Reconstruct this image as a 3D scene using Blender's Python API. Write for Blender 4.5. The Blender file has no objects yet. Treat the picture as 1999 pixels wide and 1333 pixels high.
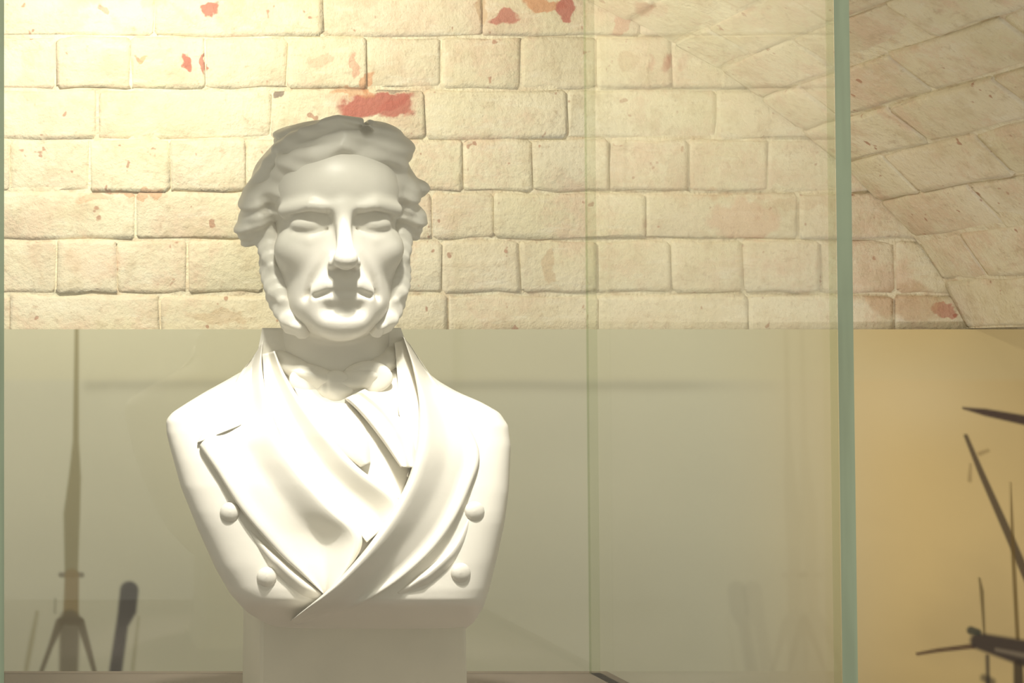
import bpy, bmesh, math, random
import numpy as np
from mathutils import Vector, Matrix
random.seed(7); np.random.seed(7)
scene = bpy.context.scene
COL = scene.collection

# ------------------------------------------------------------------ camera
W, H = 1999.0, 1333.0
FPX, CX, CY = 3200.0, 5.0, 619.0          # focal length and optical axis in pixels (the photo is a crop)
PITCH = 0.0254
HZ = CY + FPX*math.tan(PITCH)                # horizon
ZC = 1.45                                   # eye height
cam_d = bpy.data.cameras.new('camera'); cam = bpy.data.objects.new('camera', cam_d); COL.objects.link(cam)
cam.location = (0, 0, ZC); cam.rotation_euler = (math.pi/2 + PITCH, 0, 0)
cam_d.sensor_width = 36; cam_d.lens = FPX/W*36
cam_d.shift_x = (W/2 - CX)/W; cam_d.shift_y = -(H/2 - CY)/W
cam_d.clip_start = 0.01
scene.camera = cam

# ------------------------------------------------------------------ world, lamps, exposure
world = bpy.data.worlds.new('world'); scene.world = world; world.use_nodes = True
bg = world.node_tree.nodes['Background']
bg.inputs[0].default_value = (1.0, 0.93, 0.77, 1); bg.inputs[1].default_value = 0.50
def spot(name, loc, target, power, angle, blend, size, color=(1, .9, .74)):
    d = bpy.data.lights.new(name, 'SPOT'); d.energy = power; d.spot_size = math.radians(angle)
    d.spot_blend = blend; d.shadow_soft_size = size; d.color = color
    o = bpy.data.objects.new(name, d); COL.objects.link(o); o.location = loc
    o.rotation_euler = (Vector(target)-Vector(loc)).to_track_quat('-Z', 'Y').to_euler()
    return o
spot('track_spotlight', (0.21, 0.788, 2.765), (0.31, 1.47, 1.40), 215, 18.5, 0.45, 0.034, (1, .92, .86))
spot('face_spotlight', (0.16, 0.618, 2.81), (0.31, 1.46, 1.56), 105, 18, 0.6, 0.07, (1, .94, .82))
spot('wall_washer', (0.155, 1.80, 2.03), (0.235, 2.4, 1.78), 28, 150, 0.8, 0.05, (1, .93, .76))
spot('right_fill', (1.15, 0.60, 2.10), (1.45, 2.4, 1.50), 24, 52, 1.0, 0.2, (1, .95, .85))  # added fill to brighten the right-hand mural and vault, no known fitting
spot('vault_fill', (1.25, 0.95, 0.25), (1.30, 2.10, 1.80), 36, 60, 1.0, 0.1, (1, .95, .86))  # added low fill aimed up to brighten the vault underside, no known fitting
vs = scene.view_settings
vs.view_transform = 'Standard'; vs.look = 'None'; vs.gamma = 1; vs.use_curve_mapping = False; vs.exposure = 0.0

# ------------------------------------------------------------------ helpers
def at(px, py, Y):
    """world point at depth Y seen at pixel (px, py)"""
    u = (px-CX)/FPX; v = (CY-py)/FPX
    dy = math.cos(PITCH) - v*math.sin(PITCH); dz = math.sin(PITCH) + v*math.cos(PITCH)
    s = Y/dy
    return Vector((u*s, Y, ZC + dz*s))
def mesh_obj(name, verts, faces, mat, parent=None, smooth=False, loc=None):
    me = bpy.data.meshes.new(name)
    me.from_pydata([tuple(v) for v in verts], [], [tuple(f) for f in faces]); me.update()
    if smooth:
        me.polygons.foreach_set('use_smooth', [True]*len(me.polygons))
    if mat: me.materials.append(mat)
    o = bpy.data.objects.new(name, me); COL.objects.link(o)
    if parent: o.parent = parent
    if loc is not None: o.location = loc
    return o
def fix_normals(o):
    bm = bmesh.new(); bm.from_mesh(o.data); bmesh.ops.recalc_face_normals(bm, faces=bm.faces); bm.to_mesh(o.data); bm.free()
def tag(o, label=None, cat=None, group=None, kind=None):
    if label: o['label'] = label
    if cat: o['category'] = cat
    if group: o['group'] = group
    if kind: o['kind'] = kind
    return o
def box_data(lo, hi):
    (a, b, c), (d, e, f) = lo, hi
    v = [(a,b,c),(d,b,c),(d,e,c),(a,e,c),(a,b,f),(d,b,f),(d,e,f),(a,e,f)]
    F = [(0,3,2,1),(4,5,6,7),(0,1,5,4),(1,2,6,5),(2,3,7,6),(3,0,4,7)]
    return v, F
def bevel(o, w, seg=2):
    m = o.modifiers.new('bevel', 'BEVEL'); m.width = w; m.segments = seg; m.limit_method = 'ANGLE'

class N:
    """tiny node-graph helper"""
    def __init__(s, name):
        s.m = bpy.data.materials.new(name); s.m.use_nodes = True; s.t = s.m.node_tree; s.n = s.t.nodes
        s.b = s.n['Principled BSDF']; s.out = s.n['Material Output']
    def new(s, t, **k):
        n = s.n.new(t)
        for a, b in k.items(): setattr(n, a, b)
        return n
    def link(s, a, b): s.t.links.new(a, b)
    def put(s, sock, v):
        if hasattr(v, 'node'): s.link(v, sock)
        else: sock.default_value = v
    def math(s, op, a, b=0.0, c=0.0, clamp=False):
        n = s.new('ShaderNodeMath', operation=op, use_clamp=clamp)
        s.put(n.inputs[0], a); s.put(n.inputs[1], b); s.put(n.inputs[2], c); return n.outputs[0]
    def ramp(s, f, lo, hi):
        n = s.new('ShaderNodeMapRange', interpolation_type='SMOOTHSTEP'); s.put(n.inputs[0], f)
        n.inputs[1].default_value = lo; n.inputs[2].default_value = hi; return n.outputs[0]
    def mix(s, f, a, b):
        n = s.new('ShaderNodeMix', data_type='RGBA'); s.put(n.inputs[0], f)
        s.put(n.inputs[6], a if hasattr(a, 'node') else (*a, 1)); s.put(n.inputs[7], b if hasattr(b, 'node') else (*b, 1))
        return n.outputs[2]
    def noise(s, scale, detail=3, vec=None, rough=0.55):
        n = s.new('ShaderNodeTexNoise'); n.inputs['Scale'].default_value = scale
        n.inputs['Detail'].default_value = detail; n.inputs['Roughness'].default_value = rough
        if vec is not None: s.link(vec, n.inputs['Vector'])
        return n.outputs[0]
    def bump(s, h, strength, dist):
        n = s.new('ShaderNodeBump'); n.inputs['Strength'].default_value = strength; n.inputs['Distance'].default_value = dist
        s.link(h, n.inputs['Height']); s.link(n.outputs[0], s.b.inputs['Normal'])

D = 2.4                                     # back wall
# ------------------------------------------------------------------ materials
def brick_material(name, patches, seed):
    g = N(name)
    pos = g.new('ShaderNodeNewGeometry').outputs['Position']
    off = g.new('ShaderNodeVectorMath', operation='ADD'); g.link(pos, off.inputs[0]); off.inputs[1].default_value = (seed, seed*.7, 0)
    p = off.outputs[0]
    big = g.noise(5.0, 3, p); mid = g.noise(26, 5, p, .62); fine = g.noise(120, 4, p); speck = g.noise(48, 2, p)
    info = g.new('ShaderNodeObjectInfo').outputs['Random']
    blot = g.noise(9, 6, p, .75)
    mp0 = g.new('ShaderNodeMapping'); mp0.inputs['Scale'].default_value = (14, 14, 60); g.link(p, mp0.inputs[0])
    scuff = g.noise(1.0, 5, mp0.outputs[0], .7)
    cell = g.noise(60, 6, p, .8)
    col = g.mix(g.ramp(big, .35, .7), (.84, .78, .62), (.75, .69, .49))
    col = g.mix(g.math('MULTIPLY', g.ramp(blot, .47, .64), .6), col, (.73, .52, .39))
    col = g.mix(g.math('MULTIPLY', g.ramp(mid, .5, .68), .55), col, (.62, .52, .35))
    col = g.mix(g.math('MULTIPLY', info, .32), col, (.73, .61, .47))
    col = g.mix(g.math('MULTIPLY', g.ramp(scuff, .52, .7), .5), col, (.86, .82, .70))
    col = g.mix(g.math('MULTIPLY', g.ramp(scuff, .42, .3), .45), col, (.56, .44, .31))
    col = g.mix(g.math('MULTIPLY', g.ramp(cell, .54, .7), .55), col, (.50, .39, .26))
    col = g.mix(g.math('MULTIPLY', g.ramp(speck, .69, .74), .8), col, (.45, .23, .15))
    if patches:
        nd = g.new('ShaderNodeTexNoise'); nd.inputs['Scale'].default_value = 34; nd.inputs['Detail'].default_value = 4
        g.link(pos, nd.inputs['Vector'])
        sub = g.new('ShaderNodeVectorMath', operation='SUBTRACT'); g.link(nd.outputs['Color'], sub.inputs[0]); sub.inputs[1].default_value = (.5, .5, .5)
        sc = g.new('ShaderNodeVectorMath', operation='SCALE'); g.link(sub.outputs[0], sc.inputs[0]); sc.inputs['Scale'].default_value = .042
        ad = g.new('ShaderNodeVectorMath', operation='ADD'); g.link(pos, ad.inputs[0]); g.link(sc.outputs[0], ad.inputs[1])
        for (px, py, rx, ry, rot, c, a) in patches:
            mp = g.new('ShaderNodeMapping', vector_type='TEXTURE'); w = at(px, py, D)
            g.link(ad.outputs[0], mp.inputs['Vector']); mp.inputs['Location'].default_value = w
            mp.inputs['Rotation'].default_value = (0, math.radians(rot), 0)
            mp.inputs['Scale'].default_value = (rx*.00075, .3, ry*.00075)
            ln = g.new('ShaderNodeVectorMath', operation='LENGTH'); g.link(mp.outputs[0], ln.inputs[0])
            mask = g.math('MULTIPLY', g.math('SUBTRACT', 1.0, g.ramp(ln.outputs['Value'], .85, 1.15)), a)
            col = g.mix(mask, col, c)
    g.link(col, g.b.inputs['Base Color']); g.b.inputs['Roughness'].default_value = .62
    h = g.math('ADD', g.math('MULTIPLY', mid, .7), g.math('MULTIPLY', fine, .35))
    g.bump(g.math('ADD', h, g.math('MULTIPLY', cell, .35)), .7, .0065)
    return g.m
RED = (.48, .12, .085); ORG = (.62, .27, .12); PNK = (.72, .38, .27); DRK = (.16, .10, .09); BRN = (.55, .36, .20)
M_BRICK = brick_material('painted_brick', [
    (410, 17, 17, 11, 0, RED, .85), (358, 122, 15, 10, 30, RED, .9), (401, 122, 5, 26, 0, RED, .8),
    (730, 205, 74, 20, -8, RED, .95), (770, 215, 34, 22, 0, RED, .9), (716, 162, 13, 24, 0, ORG, .7), (690, 184, 44, 10, 0, ORG, .6),
    (780, 176, 40, 5, -4, DRK, .6), (984, 38, 24, 17, 0, RED, .8), (1060, 10, 42, 16, 8, ORG, .8), (1104, 18, 20, 22, 0, RED, .9),
    (1225, 34, 50, 15, -38, PNK, .8), (544, 176, 10, 8, 0, DRK, .8), (276, 119, 7, 6, 0, BRN, .8), (270, 376, 50, 7, 0, ORG, .55),
    (180, 385, 40, 9, 0, ORG, .35), (940, 22, 12, 26, -15, BRN, .6), (1455, 432, 70, 40, 0, PNK, .45), (1330, 345, 22, 60, 0, BRN, .25),
    (1230, 118, 22, 16, 0, BRN, .4), (1075, 515, 10, 34, 0, BRN, .45), (690, 130, 8, 26, 0, PNK, .7), (620, 118, 24, 14, 0, PNK, .4),
    (430, 615, 60, 14, 0, BRN, .4), (1560, 395, 90, 12, 0, BRN, .3), (1840, 605, 22, 12, 10, RED, .6), (1770, 590, 70, 34, 0, BRN, .45),
    (205, 20, 10, 8, 40, RED, .5), (95, 515, 60, 40, 0, BRN, .15), (185, 505, 60, 40, 0, PNK, .18)], 3.1)
M_VAULT = brick_material('painted_vault_brick', [], 9.4)
def mortar():
    g = N('painted_mortar'); pos = g.new('ShaderNodeNewGeometry').outputs['Position']
    n = g.noise(30, 4, pos); f = g.noise(120, 3, pos)
    col = g.mix(g.ramp(n, .4, .75), (.80, .74, .57), (.66, .53, .38))
    g.link(col, g.b.inputs['Base Color']); g.b.inputs['Roughness'].default_value = .7
    g.bump(g.math('ADD', n, g.math('MULTIPLY', f, .5)), .7, .008); return g.m
M_MORTAR = mortar()
def stone(name, c, rough, c2=None):
    g = N(name); tc = g.new('ShaderNodeTexCoord').outputs['Object']
    n = g.noise(14, 4, tc); f = g.noise(260, 2, tc)
    g.link(g.mix(g.ramp(n, .4, .75), c, c2 or tuple(x*.93 for x in c)), g.b.inputs['Base Color'])
    g.b.inputs['Roughness'].default_value = rough; g.bump(f, .08, .001); return g.m
M_MARBLE = stone('white_parian_marble', (.80, .77, .69), .42)
M_SOCLE = stone('socle_marble', (.70, .67, .55), .5)
M_DECK = stone('case_deck_paint', (.25, .205, .17), .55)
M_PLINTH = stone('plinth_paint', (.42, .40, .36), .6)
M_FLOOR = stone('stone_floor', (.30, .26, .21), .6)
M_LID = stone('lid_paint', (.30, .29, .26), .6)
def glass(name, tint):
    g = N(name); g.n.remove(g.b)
    back = g.new('ShaderNodeNewGeometry').outputs['Backfacing']
    ior = g.math('ADD', g.math('MULTIPLY', back, 1/1.5-1.5), 1.5)      # same outer reflection from both sides
    fr = g.new('ShaderNodeFresnel'); g.link(ior, fr.inputs['IOR'])
    tr = g.new('ShaderNodeBsdfTransparent'); tr.inputs[0].default_value = (*tint, 1)
    gl = g.new('ShaderNodeBsdfGlossy'); gl.inputs['Roughness'].default_value = .02; gl.inputs[0].default_value = (1, 1, 1, 1)
    mx = g.new('ShaderNodeMixShader'); g.link(fr.outputs[0], mx.inputs[0]); g.link(tr.outputs[0], mx.inputs[1]); g.link(gl.outputs[0], mx.inputs[2])
    g.link(mx.outputs[0], g.out.inputs['Surface']); return g.m
M_GLASS = glass('clear_glass', (.985, .992, .985))
def glass_edge(name, c, clear):
    g = N(name); g.b.inputs['Base Color'].default_value = (*c, 1); g.b.inputs['Roughness'].default_value = .18
    pos = g.new('ShaderNodeTexCoord').outputs['Object']
    mp = g.new('ShaderNodeMapping'); mp.inputs['Scale'].default_value = (60, 60, 5); g.link(pos, mp.inputs[0])
    n = g.noise(1.0, 2, mp.outputs[0])
    g.link(g.mix(g.ramp(n, .35, .7), c, tuple(x*.78 for x in c)), g.b.inputs['Base Color'])
    tr = g.new('ShaderNodeBsdfTransparent'); tr.inputs[0].default_value = (.9, .95, .86, 1)
    mx = g.new('ShaderNodeMixShader'); mx.inputs[0].default_value = clear
    g.link(g.b.outputs[0], mx.inputs[1]); g.link(tr.outputs[0], mx.inputs[2]); g.link(mx.outputs[0], g.out.inputs['Surface']); return g.m
M_EDGE = glass_edge('green_glass_edge', (.58, .74, .55), .05)
M_EDGE_REAR = glass_edge('rear_glass_edge', (.46, .45, .27), .86)
M_EDGE_BRIGHT = glass_edge('polished_glass_edge', (.8, .85, .78), .3)

# ------------------------------------------------------------------ setting: floor, back wall of painted bricks, vault
v, F = box_data((-1.9, -1.2, -.05), (2.7, D+.3, 0)); tag(mesh_obj('floor', v, F, M_FLOOR), kind='structure')

RECESS = .0032
curve_px = [(1960, 800), (1885, 642), (1850, 568), (1800, 488), (1740, 418), (1660, 338), (1570, 260), (1490, 195), (1370, 118), (1240, 48),
            (1130, -8), (1000, -75), (800, -170), (600, -240), (371, -280), (100, -290), (-200, -260)]
def arch_pts():
    P = [at(x, y, D) for x, y in curve_px[1:]]
    P = [Vector((p.x, p.z)) for p in P]
    # resample by arc length
    out = []
    def cr(p0, p1, p2, p3, t):
        return .5*((2*p1)+(p2-p0)*t+(2*p0-5*p1+4*p2-p3)*t*t+(3*p1-p0-3*p2+p3)*t**3)
    for i in range(len(P)-1):
        a = P[max(i-1, 0)]; b = P[i]; c = P[i+1]; d = P[min(i+2, len(P)-1)]
        for k in range(12): out.append(cr(a, b, c, d, k/12))
    out.append(P[-1]); return out
ARCH = arch_pts()
ARCH_S = [0.0]
for i in range(1, len(ARCH)): ARCH_S.append(ARCH_S[-1] + (ARCH[i]-ARCH[i-1]).length)
def arch(s):
    i = min(max(np.searchsorted(ARCH_S, s)-1, 0), len(ARCH)-2)
    t = (s-ARCH_S[i])/(ARCH_S[i+1]-ARCH_S[i]); p = ARCH[i].lerp(ARCH[i+1], t)
    d = (ARCH[min(i+2, len(ARCH)-1)]-ARCH[max(i-1, 0)]).normalized()
    return p, d, Vector((-d.y, d.x))*-1       # point, tangent, outward normal
def arch_z_at(x):                             # height of the vault at wall position x
    best = min(range(len(ARCH)), key=lambda i: abs(ARCH[i].x-x)); return ARCH[best].y

def brick_mesh(name, L, Hh, depth, rng):
    """worn brick: front grid with rounded, uneven edges; local x = length, z = height, front at y = 0"""
    nx, nz = 5, 3
    r = .006
    xs = [-L/2, -L/2+r, -L*.17, L*.17, L/2-r, L/2]; zs = [-Hh/2, -Hh/2+r, Hh/2-r, Hh/2]
    verts = []
    for j, z in enumerate(zs):
        for i, x in enumerate(xs):
            ex = i in (0, 5); ez = j in (0, 3)
            y = (.0004 if ex else 0) + (.0012 if ez else 0) + rng.uniform(-.0012, .0012)
            k = .0022
            verts.append((x*(.985 if (ex and ez) else 1) + rng.uniform(-k, k)*(1 if i not in (2, 3) else 4), y,
                          z*(.95 if (ex and ez) else 1) + rng.uniform(-k, k)*1.2))
    faces = []
    for j in range(nz):
        for i in range(nx):
            a = j*6+i; faces.append((a, a+1, a+7, a+6))
    ring = [0,1,2,3,4,5, 11,17, 23,22,21,20,19,18, 12,6]
    base = len(verts)
    for q in ring:
        x, y, z = verts[q]; verts.append((x, depth, z))
    n = len(ring)
    for q in range(n): faces.append((ring[(q+1) % n], ring[q], base+q, base+(q+1) % n))
    return verts, faces

rows = [(-331, -235), (-232, -134), (-131, -33), (-30, 69), (73, 171), (176, 269), (273, 372), (377, 465), (470, 570), (577, 674)]
perps = [[-400, -250, -100, 50, 200, 350, 500, 650, 800], [-330, -30, 270, 570, 880, 1180], [-400, -140, 10, 160, 310, 460, 610, 760, 910, 1060],
         [-310, -10, 303, 630, 943, 1250, 1560], [-190, -40, 110, 255, 401, 560, 716, 862, 1018, 1165, 1310, 1460, 1610],
         [-110, 190, 530, 830, 1108, 1400, 1700], [-125, 20, 175, 332, 480, 630, 775, 905, 1040, 1190, 1345, 1500, 1650, 1800],
         [-330, -30, 265, 560, 845, 965, 1260, 1560, 1850], [-170, -30, 110, 229, 365, 515, 690, 862, 1016, 1165, 1310, 1450, 1600, 1750, 1900],
         [-280, 20, 312, 610, 875, 1170, 1460, 1745, 2040]]
x0 = at(-420, 660, D).x; x1 = at(2150, 660, D).x
v, F = box_data((x0, D+RECESS, 0), (x1, D+.25, at(0, -330, D).z))
wall = tag(mesh_obj('wall_back', v, F, M_MORTAR), kind='structure')
rng = random.Random(11)
for (yt, yb), pr in zip(rows, perps):
    for a, b in zip(pr[:-1], pr[1:]):
        g = 2
        pa = at(a+g/2, yt, D); pb = at(b-g/2, yb, D)
        L = pb.x-pa.x; Hh = pa.z-pb.z
        cx, cz = (pa.x+pb.x)/2, (pa.z+pb.z)/2
        if a > 1100 and cz > arch_z_at(cx)+.03 and pb.z > arch_z_at(pa.x): continue
        vv, ff = brick_mesh('brick', L, Hh, .03, rng)
        o = mesh_obj('brick', vv, ff, M_BRICK, wall, smooth=True)
        o.location = (cx, D + rng.uniform(-.0026, .0024), cz)
        o.rotation_euler = (rng.uniform(-.02, .02), rng.uniform(-.006, .006), rng.uniform(-.008, .008))

# vault: courses run from the back wall towards the viewer
VY0, VY1 = 1.56, D
S_TOT = ARCH_S[-1]; pitch = .0762
nc = int(S_TOT/pitch)
vv = []; ff = []
npt = 60
for i in range(npt+1):
    s = S_TOT*i/npt; p, d, nrm = arch(s)
    for off in (.002, .16):
        for y in (VY0, VY1): vv.append((p.x+nrm.x*off, y, p.y+nrm.y*off))
for i in range(npt):
    a = i*4; b = a+4
    ff += [(a, a+1, b+1, b), (a+2, b+2, b+3, a+3), (a, b, b+2, a+2), (a+1, a+3, b+3, b+1)]
ff += [(0, 2, 3, 1), (npt*4, npt*4+1, npt*4+3, npt*4+2)]
vault = mesh_obj('ceiling', vv, ff, M_MORTAR); fix_normals(vault); tag(vault, kind='structure')
for c in range(nc):
    s = (c+.5)*pitch; p, d, nrm = arch(s)
    if p.x < at(760, 0, D).x: continue            # beyond the top of the picture
    y = VY1 - .002
    step = .225
    first = True
    while y > VY0+.02:
        l = step*(.5 if (first and c % 2) else 1)*rng.uniform(.96, 1.04); first = False
        y2 = max(y-l, VY0)
        if y-y2 < .03: break
        vb, fb = brick_mesh('brick', (y-y2)-.003, pitch-.0045, .05, rng)
        o = mesh_obj('brick', vb, fb, M_VAULT, vault, smooth=True)
        # local x -> -Y (towards viewer), local z -> tangent, local y (depth) -> outward
        zx = Vector((d.x, 0, d.y)); yy = Vector((nrm.x, 0, nrm.y)); xx = yy.cross(zx)
        R = Matrix((xx, yy, zx)).transposed()
        q = rng.uniform(-.0035, .0015)
        o.matrix_local = Matrix.Translation((p.x+nrm.x*q, (y+y2)/2, p.y+nrm.y*q)) @ (R @ Matrix.Rotation(rng.uniform(-.04, .04), 3, 'X')).to_4x4()
        y = y2

# ------------------------------------------------------------------ printed mural panel
def lin(c):
    c = np.array(c)/255.0
    return np.where(c <= .04045, c/12.92, ((c+.055)/1.055)**2.4)
def mural():
    X0, X1 = at(-60, 700, D).x, at(2090, 700, D).x
    Zt, Zb = at(600, 643, D).z, at(600, 1480, D).z
    nx, nz = 640, 250
    xs = np.linspace(X0, X1, nx); zs = np.linspace(Zt, Zb, nz)
    XX, ZZ = np.meshgrid(xs, zs)
    yf = D-.014
    # print layout, in wall units of 0.75 mm
    U = CX + XX/.00075; Vv = HZ - (ZZ-ZC)/.00075
    def fbm(x, y, seed):
        r = np.random.RandomState(seed); o = np.zeros_like(x)
        for k in range(4):
            for _ in range(4):
                a = r.uniform(0, 6.28); f = 2**k/260*r.uniform(.7, 1.4); o += np.sin(x*f*np.cos(a)*.8+y*f*np.sin(a)*1.6+r.uniform(0, 6.28))/(2**k)
        return o/4
    n1 = fbm(U, Vv, 3); n2 = fbm(U*2.3, Vv*2.3, 5)
    def ss(x, a, b):
        t = np.clip((x-a)/(b-a), 0, 1); return t*t*(3-2*t)
    grey = np.array([.565, .55, .43]); ochre = np.array([.70, .53, .25]); pale = np.array([.80, .67, .41])
    k = ss(U, 1330, 1800)[..., None]
    C = grey*(1-k)+ochre*k
    C = C*(1+(.05+.05*ss(U, 1400, 1800))*n1+.035*n2)[..., None]
    band = (ss(n1+.4*n2, .1, .6)*ss(U, 1500, 1800))[..., None]; C = C*(1-.45*band)+np.array([.50, .38, .19])*.45*band
    pale_patch = (np.exp(-((U-1780)/150)**2-((Vv-770)/90)**2))[..., None]*.5; C = C*(1-pale_patch)+pale*pale_patch  # soft pale patch near the top right of the print
    def paint(mask, col, a=1.0):
        nonlocal C
        m = (np.clip(mask, 0, 1)*a)[..., None]; C = C*(1-m)+lin(col)*m
    def stroke(pts, soft=4, ends=0):
        """tapered stroke: pts (x, y, halfwidth)"""
        m = np.zeros_like(U)
        for (xa, ya, wa), (xb, yb, wb) in zip(pts[:-1], pts[1:]):
            dx, dy = xb-xa, yb-ya; L2 = dx*dx+dy*dy
            t = np.clip(((U-xa)*dx+(Vv-ya)*dy)/L2, 0, 1)
            d = np.hypot(U-xa-t*dx, Vv-ya-t*dy) - (wa+(wb-wa)*t)
            m = np.maximum(m, 1-ss(d, -soft, soft))
        return m
    OL = (128, 118, 72); TR = (96, 84, 56); DK = (44, 36, 34); SH = (62, 42, 40)
    # long soft darker horizontal line across the print, paler above it
    m = np.exp(-((Vv-752+6*n2)/12)**2)*ss(U, 150, 175)*(1-ss(U, 1300, 1450)); paint(m, (128, 120, 96), .30)
    m = ss(Vv, 752, 730)*ss(U, 155, 170)*(1-ss(U, 1200, 1500)); paint(1-ss(Vv, 735, 748), (212, 204, 165), .22)
    # tall mast, collar, legs and trunk
    paint(stroke([(149, 640, 4), (147, 860, 6), (145, 930, 12), (139, 1000, 16), (138, 1110, 13)], 4), OL, .85)
    paint(stroke([(118, 1118, 5), (158, 1118, 5)], 4), TR, .8)
    paint(stroke([(139, 1120, 14), (137, 1200, 15)], 4), (132, 112, 62), .9)
    paint(stroke([(122, 1206, 7), (154, 1206, 7)], 5), TR, .95)
    paint(stroke([(135, 1205, 20), (132, 1330, 18)], 6), TR, .85)
    paint(stroke([(116, 1210, 9), (98, 1255, 5), (72, 1325, 4)], 4), TR, .9)
    paint(stroke([(156, 1210, 8), (172, 1265, 6), (188, 1325, 4)], 4), TR, .9)
    paint(stroke([(72, 1190, 3), (60, 1250, 5), (46, 1325, 4)], 5), (140, 130, 88), .6)
    paint(stroke([(107, 1165, 2), (106, 1190, 2)], 4), TR, .5)
    # dark bollard-like post leaning beside it
    paint(stroke([(250, 1148, 18), (246, 1185, 18), (236, 1215, 12), (220, 1325, 13)], 5), DK, .95)
    paint(stroke([(268, 1200, 2), (256, 1300, 4)], 5), OL, .5)
    # ship's gear on the right
    paint(stroke([(1868, 796, 2), (1910, 804, 7), (2060, 834, 12)], 4), SH, .95)
    paint(stroke([(1872, 850, 4), (1900, 920, 6), (1958, 1055, 8), (2030, 1230, 9)], 3.5), (78, 62, 44), .9)
    paint(stroke([(1957, 940, 1), (1960, 1080, 4), (1966, 1240, 4)], 3), (112, 88, 36), .85)
    paint(stroke([(1894, 1125, 2), (1898, 1150, 4), (1902, 1235, 2)], 3), (100, 82, 40), .8)
    paint(stroke([(1772, 1270, 3), (1812, 1263, 4), (1880, 1255, 5)], 3), (92, 66, 46), .9)
    paint(stroke([(1890, 1245, 16), (2060, 1290, 34)], 6), (58, 46, 44), .95)
    paint(stroke([(1925, 1262, 3), (2060, 1290, 7)], 5), (150, 136, 116), .7)
    paint(stroke([(1876, 1225, 8), (1890, 1228, 6)], 4), (50, 56, 48), .9)
    paint(stroke([(1907, 1275, 4), (1908, 1400, 4)], 4), DK, .8); paint(stroke([(1900, 1316, 7), (1914, 1324, 8)], 6), DK, .7)
    paint(stroke([(1966, 1290, 9), (1968, 1400, 12)], 4), (60, 46, 30), .9)
    paint(stroke([(1880, 905, 2), (1878, 935, 4)], 4), (120, 92, 50), .5); paint(stroke([(1898, 884, 4), (1914, 878, 3)], 4), (120, 92, 50), .5)
    cols = np.concatenate([np.clip(C, 0, 1), np.ones((nz, nx, 1))], axis=2).reshape(-1, 4).astype(np.float32)
    verts = np.stack([XX, np.full_like(XX, yf), ZZ], -1).reshape(-1, 3)
    i, j = np.meshgrid(np.arange(nx-1), np.arange(nz-1)); a = (j*nx+i).ravel()
    faces = np.stack([a, a+nx, a+nx+1, a+1], -1)
    # board behind the print
    nb = len(verts); yb = D-.0075
    ext = np.array([(X0, yb, Zt), (X1, yb, Zt), (X1, yb, Zb), (X0, yb, Zb)])
    verts = np.concatenate([verts, ext]); cols = np.concatenate([cols, np.array([[.5, .47, .36, 1]]*4, np.float32)])
    faces = [tuple(f) for f in faces.tolist()]
    top = [i for i in range(nx)]; bot = [(nz-1)*nx+i for i in range(nx)]
    faces.append(tuple(top + [nb+1, nb])); faces.append(tuple(bot[::-1] + [nb+3, nb+2]))
    faces.append(tuple([j*nx for j in range(nz)][::-1] + [nb, nb+3])); faces.append(tuple([j*nx+nx-1 for j in range(nz)] + [nb+2, nb+1]))
    faces.append((nb, nb+1, nb+2, nb+3))
    g = N('printed_mural'); at_ = g.new('ShaderNodeVertexColor'); at_.layer_name = 'print'
    g.link(at_.outputs[0], g.b.inputs['Base Color']); g.b.inputs['Roughness'].default_value = .55
    o = mesh_obj('mural_panel', verts.tolist(), faces, g.m)
    ca = o.data.color_attributes.new('print', 'FLOAT_COLOR', 'POINT'); ca.data.foreach_set('color', cols.ravel())
    tag(o, 'printed grey and ochre harbour mural board with masts along the brick wall', 'mural')
mural()

# ------------------------------------------------------------------ glass case
YR = .73*D; YF = YR*(1145-CX)/(1636-CX)
XR = (1145-CX)/FPX*YR                         # inner line of the right pane
XL = .0012
T = .0115
ZD = ZC - (1310-HZ)/FPX*YR                    # deck
ZL = ZC + .49                                 # underside of lid
case = bpy.data.objects.new('display_case', None); COL.objects.link(case); case.location = ((XL+XR)/2, (YF+YR)/2, ZD)
tag(case, 'tall clear glass display case with green edges around the marble bust', 'display case')
def case_part(name, lo, hi, mat, edge=None, edge_faces=()):
    o0 = case.location
    v, F = box_data([a-b for a, b in zip(lo, o0)], [a-b for a, b in zip(hi, o0)])
    o = mesh_obj(name, v, F, mat, case)
    if edge:
        o.data.materials.append(edge)
        for f in edge_faces: o.data.polygons[f].material_index = 1
    return o
# faces: 0 bottom 1 top 2 front(-y) 3 right 4 back 5 left
case_part('side_pane', (XR, YF, ZD), (XR+T, YR, ZL), M_GLASS, M_EDGE, (2, 0, 1)).data.materials.append(M_EDGE_REAR)
case.children[-1].data.polygons[4].material_index = 2
case_part('side_pane', (XL-T, YF, ZD), (XL, YR, ZL), M_GLASS, M_EDGE, (2, 0, 1)).data.materials.append(M_EDGE_REAR)
case.children[-1].data.polygons[4].material_index = 2
case_part('front_pane', (XL+.0005, YF, ZD), (XR-.0005, YF+T, ZL), M_GLASS, M_EDGE_REAR, (3, 5))
case_part('rear_pane', (XL+.0005, YR-T*.6, ZD), (XR-.0005, YR, ZL), M_GLASS, M_EDGE_REAR, (3, 5))
lid = case_part('lid', (XL-T-.004, YF-.004, ZL), (XR+T+.004, YR+.004, ZL+.03), M_LID); bevel(lid, .003)  # unseen opaque top, its height set to keep the hair in shade
pl = bpy.data.objects.new('display_plinth', None); COL.objects.link(pl); pl.location = (case.location.x, case.location.y, 0)
tag(pl, 'grey-brown plinth carrying the glass case and the bust', 'plinth')
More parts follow.
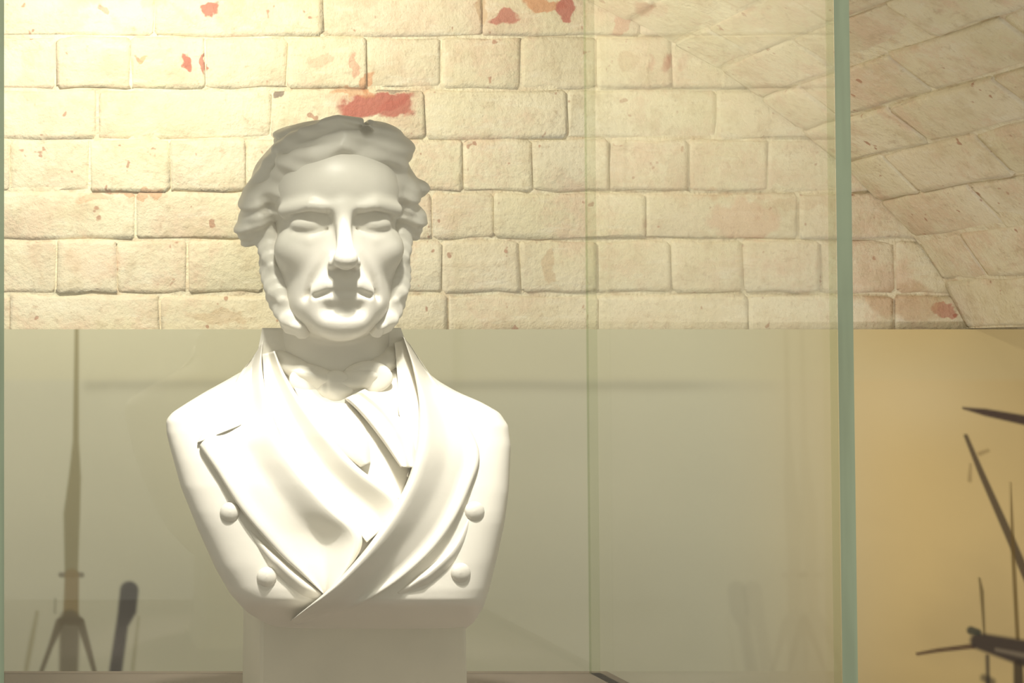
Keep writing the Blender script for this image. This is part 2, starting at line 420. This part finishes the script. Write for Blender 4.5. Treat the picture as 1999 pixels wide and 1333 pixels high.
def plinth_part(name, lo, hi, mat, bw):
    v, F = box_data([a-b for a, b in zip(lo, pl.location)], [a-b for a, b in zip(hi, pl.location)]); o = mesh_obj(name, v, F, mat, pl); bevel(o, bw); return o
plinth_part('deck', (XL-T-.012, YF-.012, ZD-.03), (XR+T+.012, YR+.012, ZD), M_DECK, .002)
plinth_part('body', (XL-T+.01, YF+.01, .06), (XR+T-.01, YR-.01, ZD-.03), M_PLINTH, .002)
plinth_part('foot', (XL-T-.004, YF-.004, 0), (XR+T+.004, YR+.004, .06), M_PLINTH, .004)

# ------------------------------------------------------------------ the marble bust
Y0 = 1.50; S = Y0/FPX                           # depth of the bust's middle; metres per pixel there
HC = at(650, 450, Y0)                           # middle of the head
YAW = math.radians(-4.5)
bust = bpy.data.objects.new('marble_bust', None); COL.objects.link(bust)
bust.location = (at(700, 1300, Y0).x, Y0, ZD)
tag(bust, 'white marble portrait bust of a whiskered man in a double-breasted coat', 'bust')
B0 = Vector(bust.location)

def surface_nets(fn, lo, hi, h):
    lo = np.array(lo, float); n = np.ceil((np.array(hi)-lo)/h).astype(int)+1
    gx, gy, gz = [(lo[i]+h*np.arange(n[i])).astype(np.float32) for i in range(3)]
    P = np.meshgrid(gx, gy, gz, indexing='ij'); V = fn(*P).astype(np.float32); ins = V < 0
    c = lambda A, a, b, d: A[a:A.shape[0]-1+a, b:A.shape[1]-1+b, d:A.shape[2]-1+d]
    corners = [(a, b, d) for a in (0, 1) for b in (0, 1) for d in (0, 1)]
    cnt_in = sum(c(ins, *k).astype(np.int8) for k in corners)
    act = (cnt_in > 0) & (cnt_in < 8); idx = np.argwhere(act); m = len(idx)
    imap = np.full(act.shape, -1, np.int64); imap[act] = np.arange(m)
    pos = np.zeros((m, 3)); cnt = np.zeros(m)
    for k in corners:
        for ax in range(3):
            if k[ax]: continue
            k2 = list(k); k2[ax] = 1
            va = c(V, *k)[act]; vb = c(V, *k2)[act]; mk = (va < 0) != (vb < 0)
            t = np.where(mk, va/np.where(mk, va-vb, 1), 0)
            q = np.tile(np.array(k, float), (m, 1)); q[:, ax] += t
            pos[mk] += q[mk]; cnt[mk] += 1
    verts = lo + h*(idx + pos/cnt[:, None])
    faces = []
    for ax in range(3):
        sl0 = [slice(None)]*3; sl1 = [slice(None)]*3; sl0[ax] = slice(0, -1); sl1[ax] = slice(1, None)
        a, b = ins[tuple(sl0)], ins[tuple(sl1)]
        e = np.argwhere(a != b); o1, o2 = [(1, 2), (2, 0), (0, 1)][ax]
        ok = (e[:, o1] > 0) & (e[:, o2] > 0) & (e[:, o1] < n[o1]-1) & (e[:, o2] < n[o2]-1); e = e[ok]
        fl = a[tuple(e.T)]
        def cell(d1, d2):
            q = e.copy(); q[:, o1] += d1; q[:, o2] += d2; return imap[tuple(q.T)]
        q = np.stack([cell(-1, -1), cell(0, -1), cell(0, 0), cell(-1, 0)], -1)
        q[~fl] = q[~fl][:, ::-1]; faces.append(q)
    return verts, np.concatenate(faces)
def ell(x, y, z, c, r):
    a, b, d = (x-c[0]), (y-c[1]), (z-c[2])
    k0 = np.sqrt((a/r[0])**2+(b/r[1])**2+(d/r[2])**2); k1 = np.sqrt((a/r[0]**2)**2+(b/r[1]**2)**2+(d/r[2]**2)**2)
    return k0*(k0-1)/np.maximum(k1, 1e-6)
def chain(x, y, z, pts):
    """round-cone chain, pts (x, y, z, r)"""
    d = None
    for p, q in zip(pts[:-1], pts[1:]):
        v = np.array(q[:3])-np.array(p[:3]); L2 = (v*v).sum()
        t = np.clip(((x-p[0])*v[0]+(y-p[1])*v[1]+(z-p[2])*v[2])/L2, 0, 1)
        e = np.sqrt((x-p[0]-t*v[0])**2+(y-p[1]-t*v[1])**2+(z-p[2]-t*v[2])**2)-(p[3]+(q[3]-p[3])*t)
        d = e if d is None else np.minimum(d, e)
    return d
def smin(a, b, k):
    h = np.clip(.5+.5*(b-a)/k, 0, 1); return b+(a-b)*h-k*h*(1-h)
def smax(a, b, k): return -smin(-a, -b, k)

def head_sdf(x, y, z):
    ax = np.sqrt(x*x+4)                        # symmetric face
    d = ell(x, y, z, (0, -35, 72), (136, 178, 122))
    d = smin(d, ell(x, y, z, (0, 38, -55), (114, 118, 150)), 40)
    d = smin(d, ell(x, y, z, (0, 74, 66), (108, 78, 80)), 40)
    d = smin(d, ell(x, y, z, (0, 62, -150), (90, 92, 62)), 40)
    d = smin(d, ell(x, y, z, (0, 126, -183), (46, 34, 33)), 30)
    d = smin(d, ell(x, y, z, (0, 114, -108), (56, 48, 50)), 30)
    d = smin(d, ell(ax, y, z, (80, 92, -42), (40, 40, 36)), 30)
    d = smin(d, chain(ax, y, z, [(22, 148, 24, 12), (60, 146, 34, 13), (104, 108, 30, 12)]), 18)
    d = smin(d, ell(x, y, z, (0, 146, 30), (20, 16, 20)), 14)
    d = smax(d, -ell(ax, y, z, (56, 164, 4), (38, 30, 18)), 16)          # eye sockets
    d = smax(d, -ell(ax, y, z, (27, 166, 6), (11, 26, 18)), 12)
    d = smin(d, ell(ax, y, z, (58, 114, 1), (36, 28, 21)), 5)             # lids over the eyeball
    d = smax(d, -chain(ax, y, z, [(26, 136, -8, 3), (44, 144, -14, 4), (66, 143, -15, 4), (92, 126, -9, 3)]), 5)   # lid slit
    d = smax(d, -chain(ax, y, z, [(30, 140, 18, 3), (58, 142, 24, 4), (90, 126, 18, 3)]), 6)                       # crease over the lid
    d = smin(d, chain(ax, y, z, [(36, 128, -26, 8), (60, 130, -30, 9), (86, 116, -24, 8)]), 10)                     # bag under the eye
    d = smin(d, chain(x, y, z, [(0, 144, 26, 12), (0, 172, -25, 14), (0, 190, -64, 18)]), 16)                       # nose
    d = smin(d, ell(x, y, z, (0, 190, -68), (21, 22, 19)), 10)
    d = smin(d, ell(ax, y, z, (20, 162, -72), (13, 19, 14)), 10)
    d = smax(d, -ell(ax, y, z, (12, 176, -92), (7, 11, 8)), 5)
    d = smax(d, -chain(ax, y, z, [(34, 160, -66, 4), (56, 140, -104, 4.5), (62, 122, -134, 3)]), 18)                  # nasolabial fold
    d = smin(d, chain(ax, y, z, [(0, 154, -110, 12), (26, 150, -111, 11), (48, 134, -121, 8)]), 10)                 # upper lip
    d = smin(d, chain(ax, y, z, [(0, 149, -141, 11), (22, 147, -140, 10), (42, 134, -136, 7)]), 9)                  # lower lip
    d = smax(d, -chain(ax, y, z, [(0, 170, -127, 4.5), (26, 164, -127, 4.5), (50, 142, -134, 4)]), 6)              # mouth
    d = smax(d, -chain(ax, y, z, [(0, 166, -160, 8), (30, 160, -160, 7)]), 18)                                      # above the chin
    d = smin(d, chain(x, y, z, [(0, -34, -110, 84), (0, -56, -345, 88)]), 26)
    d = smin(d, np.maximum(ell(x, y, z*0, (0, -40, 0), (116, 92, 1e4)), np.abs(z+275)-80), 24)
    d = smax(d, -(z+340), 4)
    return d
def hair_sdf(x, y, z):
    d = ell(x, y, z, (0, -42, 78), (158, 188, 128))
    d = smin(d, ell(x, y, z, (-20, -30, 186), (92, 105, 26)), 26)
    d = smin(d, ell(x, y, z, (72, 8, 150), (80, 108, 60)), 18)
    d = smax(d, -ell(x, y, z, (6, 190, 8), (122, 150, 122)), 10)                        # open over the face
    d = smax(d, -ell(x, y, z, (0, 60, -150), (180, 190, 118)), 14)                       # ends above the collar
    # fringe swept over from the parting
    d = smin(d, chain(x, y, z, [(52, 92, 172, 20), (8, 112, 158, 26), (-50, 106, 140, 28), (-100, 72, 110, 28), (-132, 34, 62, 26), (-150, 18, 22, 24)]), 12)
    d = smin(d, chain(x, y, z, [(52, 60, 190, 20), (0, 84, 186, 24), (-70, 66, 165, 28), (-118, 28, 120, 28), (-146, 0, 66, 26), (-162, 0, 20, 20)]), 10)
    d = smin(d, chain(x, y, z, [(58, 92, 164, 18), (88, 84, 140, 24), (112, 62, 108, 26), (130, 40, 66, 22)]), 10)
    d = smin(d, ell(x, y, z, (-150, 4, 32), (32, 70, 58)), 14)
    d = smin(d, ell(x, y, z, (-164, 12, -2), (25, 44, 27)), 10)
    d = smin(d, ell(x, y, z, (136, 0, 55), (30, 70, 60)), 14)
    d = smin(d, ell(x, y, z, (158, 10, 78), (23, 30, 17)), 6)
    d = smin(d, ell(x, y, z, (152, 6, 18), (25, 44, 36)), 8)
    d = smax(d, -chain(x, y, z, [(50, 140, 158, 6), (54, 60, 208, 7), (50, -20, 222, 7)]), 8)      # parting
    d = smax(d, -chain(x, y, z, [(20, 150, 172, 4), (-40, 128, 168, 6), (-96, 92, 142, 6), (-146, 44, 82, 5)]), 8)
    ph = .105*z+.05*np.abs(x)+.06*y+1.6*np.sin(.021*x+.013*y+.5)+1.1*np.sin(.03*z)
    d = d + 3.4*np.sin(ph) + 1.6*np.sin(2.3*ph+.04*x)
    # side whiskers
    w = chain(x, y, z, [(-130, 30, 0, 22), (-125, 44, -60, 22), (-112, 58, -120, 26), (-88, 72, -178, 23), (-70, 84, -194, 16)])
    w = np.minimum(w, chain(x, y, z, [(126, 30, 0, 20), (122, 44, -60, 20), (111, 58, -120, 25), (90, 70, -175, 23), (72, 82, -192, 16)]))
    w = w + 2.4*np.sin(.17*y+.12*z+.05*np.abs(x)) + 1.2*np.sin(.3*y-.2*z)
    return smin(d, w, 8)
Rz = Matrix.Rotation(YAW, 3, 'Z')
def head_to_world(P):
    """local head units (pixels; x right, y towards the viewer, z up) to bust-local metres"""
    q = np.stack([P[:, 0], -P[:, 1], P[:, 2]], -1)*S
    c, s = math.cos(YAW), math.sin(YAW)
    r = np.stack([q[:, 0]*c-q[:, 1]*s, q[:, 0]*s+q[:, 1]*c, q[:, 2]], -1)
    return r + np.array(HC-B0)
def sculpt(name, fn, lo, hi, h, mat=M_MARBLE):
    v, f = surface_nets(fn, lo, hi, h)
    o = mesh_obj(name, head_to_world(v).tolist(), f.tolist(), mat, bust, smooth=True); fix_normals(o); return o
sculpt('head', head_sdf, (-150, -225, -350), (150, 225, 205), 3.4)
sculpt('hair', hair_sdf, (-200, -240, -230), (200, 165, 225), 3.6)

# ---- torso: loft from the outline, fronts by relief ribbons
def interp(tab, y):
    return float(np.interp(y, [t[0] for t in tab], [t[1] for t in tab]))
XLt = [(640, 512), (660, 508), (700, 500), (720, 480), (742, 442), (765, 400), (785, 367), (805, 336), (820, 324), (845, 325), (870, 331), (950, 353), (1030, 385), (1110, 421), (1160, 450), (1195, 482), (1215, 515), (1230, 545)]
XRt = [(640, 782), (660, 790), (690, 803), (725, 832), (745, 858), (765, 893), (785, 940), (805, 975), (830, 992), (870, 997), (960, 993), (1020, 985), (1090, 970), (1150, 955), (1185, 944), (1215, 925), (1230, 905)]
DFt = [(640, 0), (670, 4), (700, 12), (750, 36), (800, 64), (850, 90), (900, 110), (950, 126), (1020, 144), (1100, 160), (1150, 167), (1172, 166), (1183, 154), (1200, 100), (1216, 50), (1230, 12)]
DBt = [(640, 95), (700, 110), (760, 115), (850, 120), (1000, 105), (1150, 80), (1230, 50)]
def smooth_tab(tab):
    ys = np.linspace(640, 1230, 237); vals = np.interp(ys, [t[0] for t in tab], [t[1] for t in tab])
    k = np.array([1, 2, 3, 2, 1.])/9; pad = np.concatenate([[vals[0]]*2, vals, [vals[-1]]*2]); return list(zip(ys, np.convolve(pad, k, 'valid')))
XLt, XRt, DFt, DBt = [smooth_tab(t) for t in (XLt, XRt, DFt, DBt)]
def npow(py): return float(np.interp(py, [700, 850, 1000, 1230], [2.6, 3.0, 4.3, 4.6]))      # flatter front lower down
def Fd(px, py):
    """how far the coat front stands before the middle plane (pixels)"""
    py_ = min(max(py, 640), 1230)
    a, b = interp(XLt, py_), interp(XRt, py_); u = min(abs((px-(a+b)/2)/((b-a)/2)), 1)
    NP = npow(py_); return interp(DFt, py_)*(1-u**NP)**(1/NP)
def bl(px, py, dep):
    return at(px, py, Y0-dep*S)-B0
rowsY = np.linspace(640, 1230, 150); NA = 144
verts = []; faces = []
for py in rowsY:
    NP = npow(py); a, b = interp(XLt, py), interp(XRt, py); c, w = (a+b)/2, (b-a)/2; df, db = interp(DFt, py), interp(DBt, py)
    for k in range(NA):
        t = 2*math.pi*k/NA; co, si = math.cos(t), math.sin(t)
        px = c+w*math.copysign(abs(co)**(2/NP), co); dep = (df if si > 0 else db)*math.copysign(abs(si)**(2/NP), si)
        verts.append(bl(px, py, dep))
nr = len(rowsY)
for j in range(nr-1):
    for k in range(NA):
        a = j*NA+k; b = j*NA+(k+1) % NA; faces.append((a, a+NA, b+NA, b))
faces.append(tuple(range(NA))); faces.append(tuple((nr-1)*NA+k for k in range(NA))[::-1])
coat = mesh_obj('coat', verts, faces, M_MARBLE, bust, smooth=True); fix_normals(coat)

def spline(pts, n):
    P = [np.array(p, float) for p in pts]; P = [2*P[0]-P[1]]+P+[2*P[-1]-P[-2]]
    out = []
    for i in range(1, len(P)-2):
        for k in range(16):
            t = k/16; a, b, c, d = P[i-1:i+3]
            out.append(.5*((2*b)+(c-a)*t+(2*a-5*b+4*c-d)*t*t+(3*b-a-3*c+d)*t**3))
    out.append(P[-2]); out = np.array(out)
    s = np.concatenate([[0], np.cumsum(np.hypot(*np.diff(out, axis=0).T))]); q = np.linspace(0, s[-1], n)
    return np.stack([np.interp(q, s, out[:, 0]), np.interp(q, s, out[:, 1])], -1)
def ribbon(name, inner, outer, prof, n=70, m=22, lift=None, skirt=14, mat=M_MARBLE, wave=None):
    """raised band between two edge curves; prof = [(t, height)] across, lift = [(s, height)] along"""
    A, Bc = spline(inner, n), spline(outer, n)
    vs_, fs_ = [], []
    for i in range(n):
        s = i/(n-1); lf = np.interp(s, [q[0] for q in lift], [q[1] for q in lift]) if lift else 0
        for j in range(-1, m+1):
            jj = min(max(j, 0), m-1); t = jj/(m-1); t = .5-.5*math.cos(math.pi*t)*(.72+.28*abs(math.cos(math.pi*t))); t = min(max(t, 0), 1)
            p = A[i]*(1-t)+Bc[i]*t; base = Fd(*p)
            h = np.interp(t, [q[0] for q in prof], [q[1] for q in prof]) + lf + (wave(s, t) if wave else 0)
            if j in (-1, m): h = -skirt
            vs_.append(bl(p[0], p[1], base+h))
    mm = m+2
    for i in range(n-1):
        for j in range(mm-1):
            a = i*mm+j; fs_.append((a, a+1, a+mm+1, a+mm))
    fs_.append(tuple(range(mm))); fs_.append(tuple((n-1)*mm+j for j in range(mm))[::-1])
    o = mesh_obj(name, vs_, fs_, mat, bust, smooth=True); fix_normals(o)
    m_ = o.modifiers.new('smooth', 'SMOOTH'); m_.factor = .5; m_.iterations = 2
    return o
def bulge(a): return lambda s, t: a*math.sin(math.pi*t)
# shirt front in the opening
ribbon('shirt_front', [(545, 690), (575, 760), (615, 830), (670, 900), (730, 975)], [(775, 690), (792, 780), (802, 860), (800, 920), (780, 975)],
       [(0, 8), (.5, 24), (1, 8)], lift=[(0, -10), (.2, 6), (.6, 6), (1, -2)])
# waistcoat lapels beneath the coat
ribbon('waistcoat_lapel', [(536, 684), (556, 730), (592, 788), (640, 848), (700, 912), (776, 972), (772, 1010)], [(512, 690), (520, 770), (552, 860), (596, 935), (650, 990), (700, 1040), (716, 1060)],
       [(0, 26), (.07, 38), (.18, 32), (.5, 10), (.8, 10), (1, 14)], lift=[(0, 12), (.3, 14), (1, 8)])
ribbon('waistcoat_lapel', [(770, 668), (776, 740), (778, 800), (790, 850), (800, 905), (794, 930)], [(792, 660), (812, 730), (818, 800), (815, 860), (812, 900), (800, 935)],
       [(0, 26), (.3, 20), (1, 12)], lift=[(0, 8), (1, 12)])
# coat collar and lapels
ribbon('lapel', [(514, 664), (512, 715), (522, 775), (548, 850), (590, 920), (650, 988), (706, 1044), (690, 1100), (640, 1160)],
       [(492, 700), (462, 740), (444, 812), (396, 861), (389, 868), (393, 876), (424, 922), (474, 1000), (540, 1076), (590, 1122), (632, 1160)],
       [(0, 34), (.06, 50), (.16, 44), (.45, 18), (.8, 13), (.95, 18), (1, 12)], lift=[(0, -6), (.15, 0), (.7, 6), (1, 0)],
       wave=lambda s, t: -16*math.exp(-((s-.78)/.13)**2)*math.sin(math.pi*min(max(t, 0), 1))**2)
ribbon('lapel', [(786, 654), (806, 720), (818, 790), (814, 860), (800, 925), (772, 985), (730, 1050), (680, 1110), (630, 1160), (566, 1212)],
       [(800, 672), (850, 745), (900, 810), (936, 882), (918, 950), (884, 1022), (838, 1082), (770, 1140), (690, 1186), (580, 1222)],
       [(0, 44), (.06, 70), (.16, 66), (.5, 26), (.8, 8), (.95, 15), (1, 10)], lift=[(0, -16), (.2, 0), (.6, 8), (.85, 14), (1, 6)])
ribbon('collar', [(504, 700), (494, 745), (484, 790), (472, 830)], [(488, 716), (456, 748), (424, 792), (384, 866)],
       [(0, 22), (.3, 25), (.7, 20), (1, 12)], n=40, m=16, lift=[(0, -8), (.3, -2), (1, -4)])
# fold of the coat front beside each lapel
ribbon('coat_front_edge', [(488, 1024), (545, 1086), (600, 1132), (646, 1162)], [(470, 1040), (524, 1108), (578, 1158), (630, 1186)], [(0, 0), (.25, 17), (.5, 15), (1, -4)], m=14, lift=[(0, -18), (.4, 0), (.8, 0), (1, -10)])
ribbon('coat_front_edge', [(918, 990), (886, 1058), (836, 1108), (770, 1152)], [(934, 1004), (906, 1074), (858, 1128), (792, 1172)], [(0, 0), (.25, 15), (.5, 13), (1, -4)], m=14, lift=[(0, -18), (.45, 0), (.75, 0), (1, -14)])
# cravat: band, knot, loops, tail and the puffed shirt under it
def cravat_sdf(x, y, z):
    d = chain(x, y, z, [(-116, -30, -236, 18), (-104, 10, -254, 20), (-62, 46, -280, 22), (0, 62, -300, 22), (60, 48, -286, 22), (104, 10, -254, 20), (116, -30, -236, 18)])
    d = d + 1.6*np.sin(.22*z+.05*x)
    return d
def knot_sdf(x, y, z):
    d = ell(x, y, z, (-4, 66, -306), (32, 20, 34))
    d = smin(d, ell(x, y, z, (-50, 54, -290), (44, 14, 27)), 8)
    d = smin(d, ell(x, y, z, (58, 54, -286), (50, 14, 30)), 8)
    d = smax(d, -chain(x, y, z, [(-28, 82, -276, 3), (-24, 84, -330, 4)]), 6); d = smax(d, -chain(x, y, z, [(20, 84, -272, 3), (22, 84, -330, 4)]), 6)
    return d + 2.2*np.sin(9*np.arctan2(z+306, np.abs(x+4)+18)) * np.clip(np.abs(x+4)/40, 0, 1)
sculpt('cravat_band', cravat_sdf, (-150, -60, -335), (150, 110, -205), 3.6)
sculpt('cravat_knot', knot_sdf, (-110, 25, -350), (120, 105, -245), 3.0)
ribbon('shirt_frill', [(588, 780), (604, 830), (644, 880), (700, 914)], [(690, 788), (714, 830), (724, 866), (724, 904)], [(0, 14), (.25, 32), (.7, 40), (1, 22)], m=14, n=30, lift=[(0, 10), (.4, 8), (1, 0)])
ribbon('cravat_tail', [(672, 778), (702, 806), (738, 850), (782, 912)], [(712, 758), (768, 800), (806, 856), (812, 914)], [(0, 34), (.1, 46), (.5, 40), (.85, 44), (1, 30)], m=16, n=40, lift=[(0, 8), (.4, 8), (1, 4)],
       wave=lambda s, t: 5*math.sin(9*t+2*s))
def button(px, py):
    n, m = 18, 6; vs_, fs_ = [], []
    for i in range(m):
        a = i/(m-1)*math.pi/2; r = 20*math.cos(a); hgt = 13*math.sin(a)-1
        for k in range(n):
            q = 2*math.pi*k/n; vs_.append(bl(px+r*math.cos(q), py+r*math.sin(q), Fd(px, py)+(Fd(px+r*math.cos(q), py)-Fd(px, py))*.7+hgt))
    for i in range(m-1):
        for k in range(n): fs_.append((i*n+k, i*n+(k+1) % n, (i+1)*n+(k+1) % n, (i+1)*n+k))
    o = mesh_obj('button', vs_, fs_, M_MARBLE, bust, smooth=True); fix_normals(o)
for p in ((449, 1000), (521, 1126), (926, 998), (899, 1118)): button(*p)
# socle: chamfered block on a moulded foot
sc = at(710, 1300, Y0-.01); hw = 203*S*.99; zt = at(700, 1204, Y0).z
def socle():
    c, s = 1.0, 0.0
    prof = [(0, 1.10), (.006, 1.10), (.008, 1.06), (.012, 1.02), (.016, 1.0), (zt-ZD+.012, .985), (zt-ZD+.03, .8)]
    vs_, fs_ = [], []
    hd = .055; ch = .003
    for z, k in prof:
        a, b = hw*k, hd*(1+(k-1)*1.3)
        ring = [(-a+ch, -b), (a-ch, -b), (a, -b+ch), (a, b-ch), (a-ch, b), (-a+ch, b), (-a, b-ch), (-a, -b+ch)]
        for x, y in ring: vs_.append((sc.x-B0.x+x*c-y*s, .044+x*s+y*c, z))
    for i in range(len(prof)-1):
        for k in range(8): fs_.append((i*8+k, i*8+(k+1) % 8, (i+1)*8+(k+1) % 8, (i+1)*8+k))
    fs_.append(tuple(range(8))[::-1]); fs_.append(tuple((len(prof)-1)*8+k for k in range(8)))
    o = mesh_obj('socle', vs_, fs_, M_SOCLE, bust); fix_normals(o)
socle()
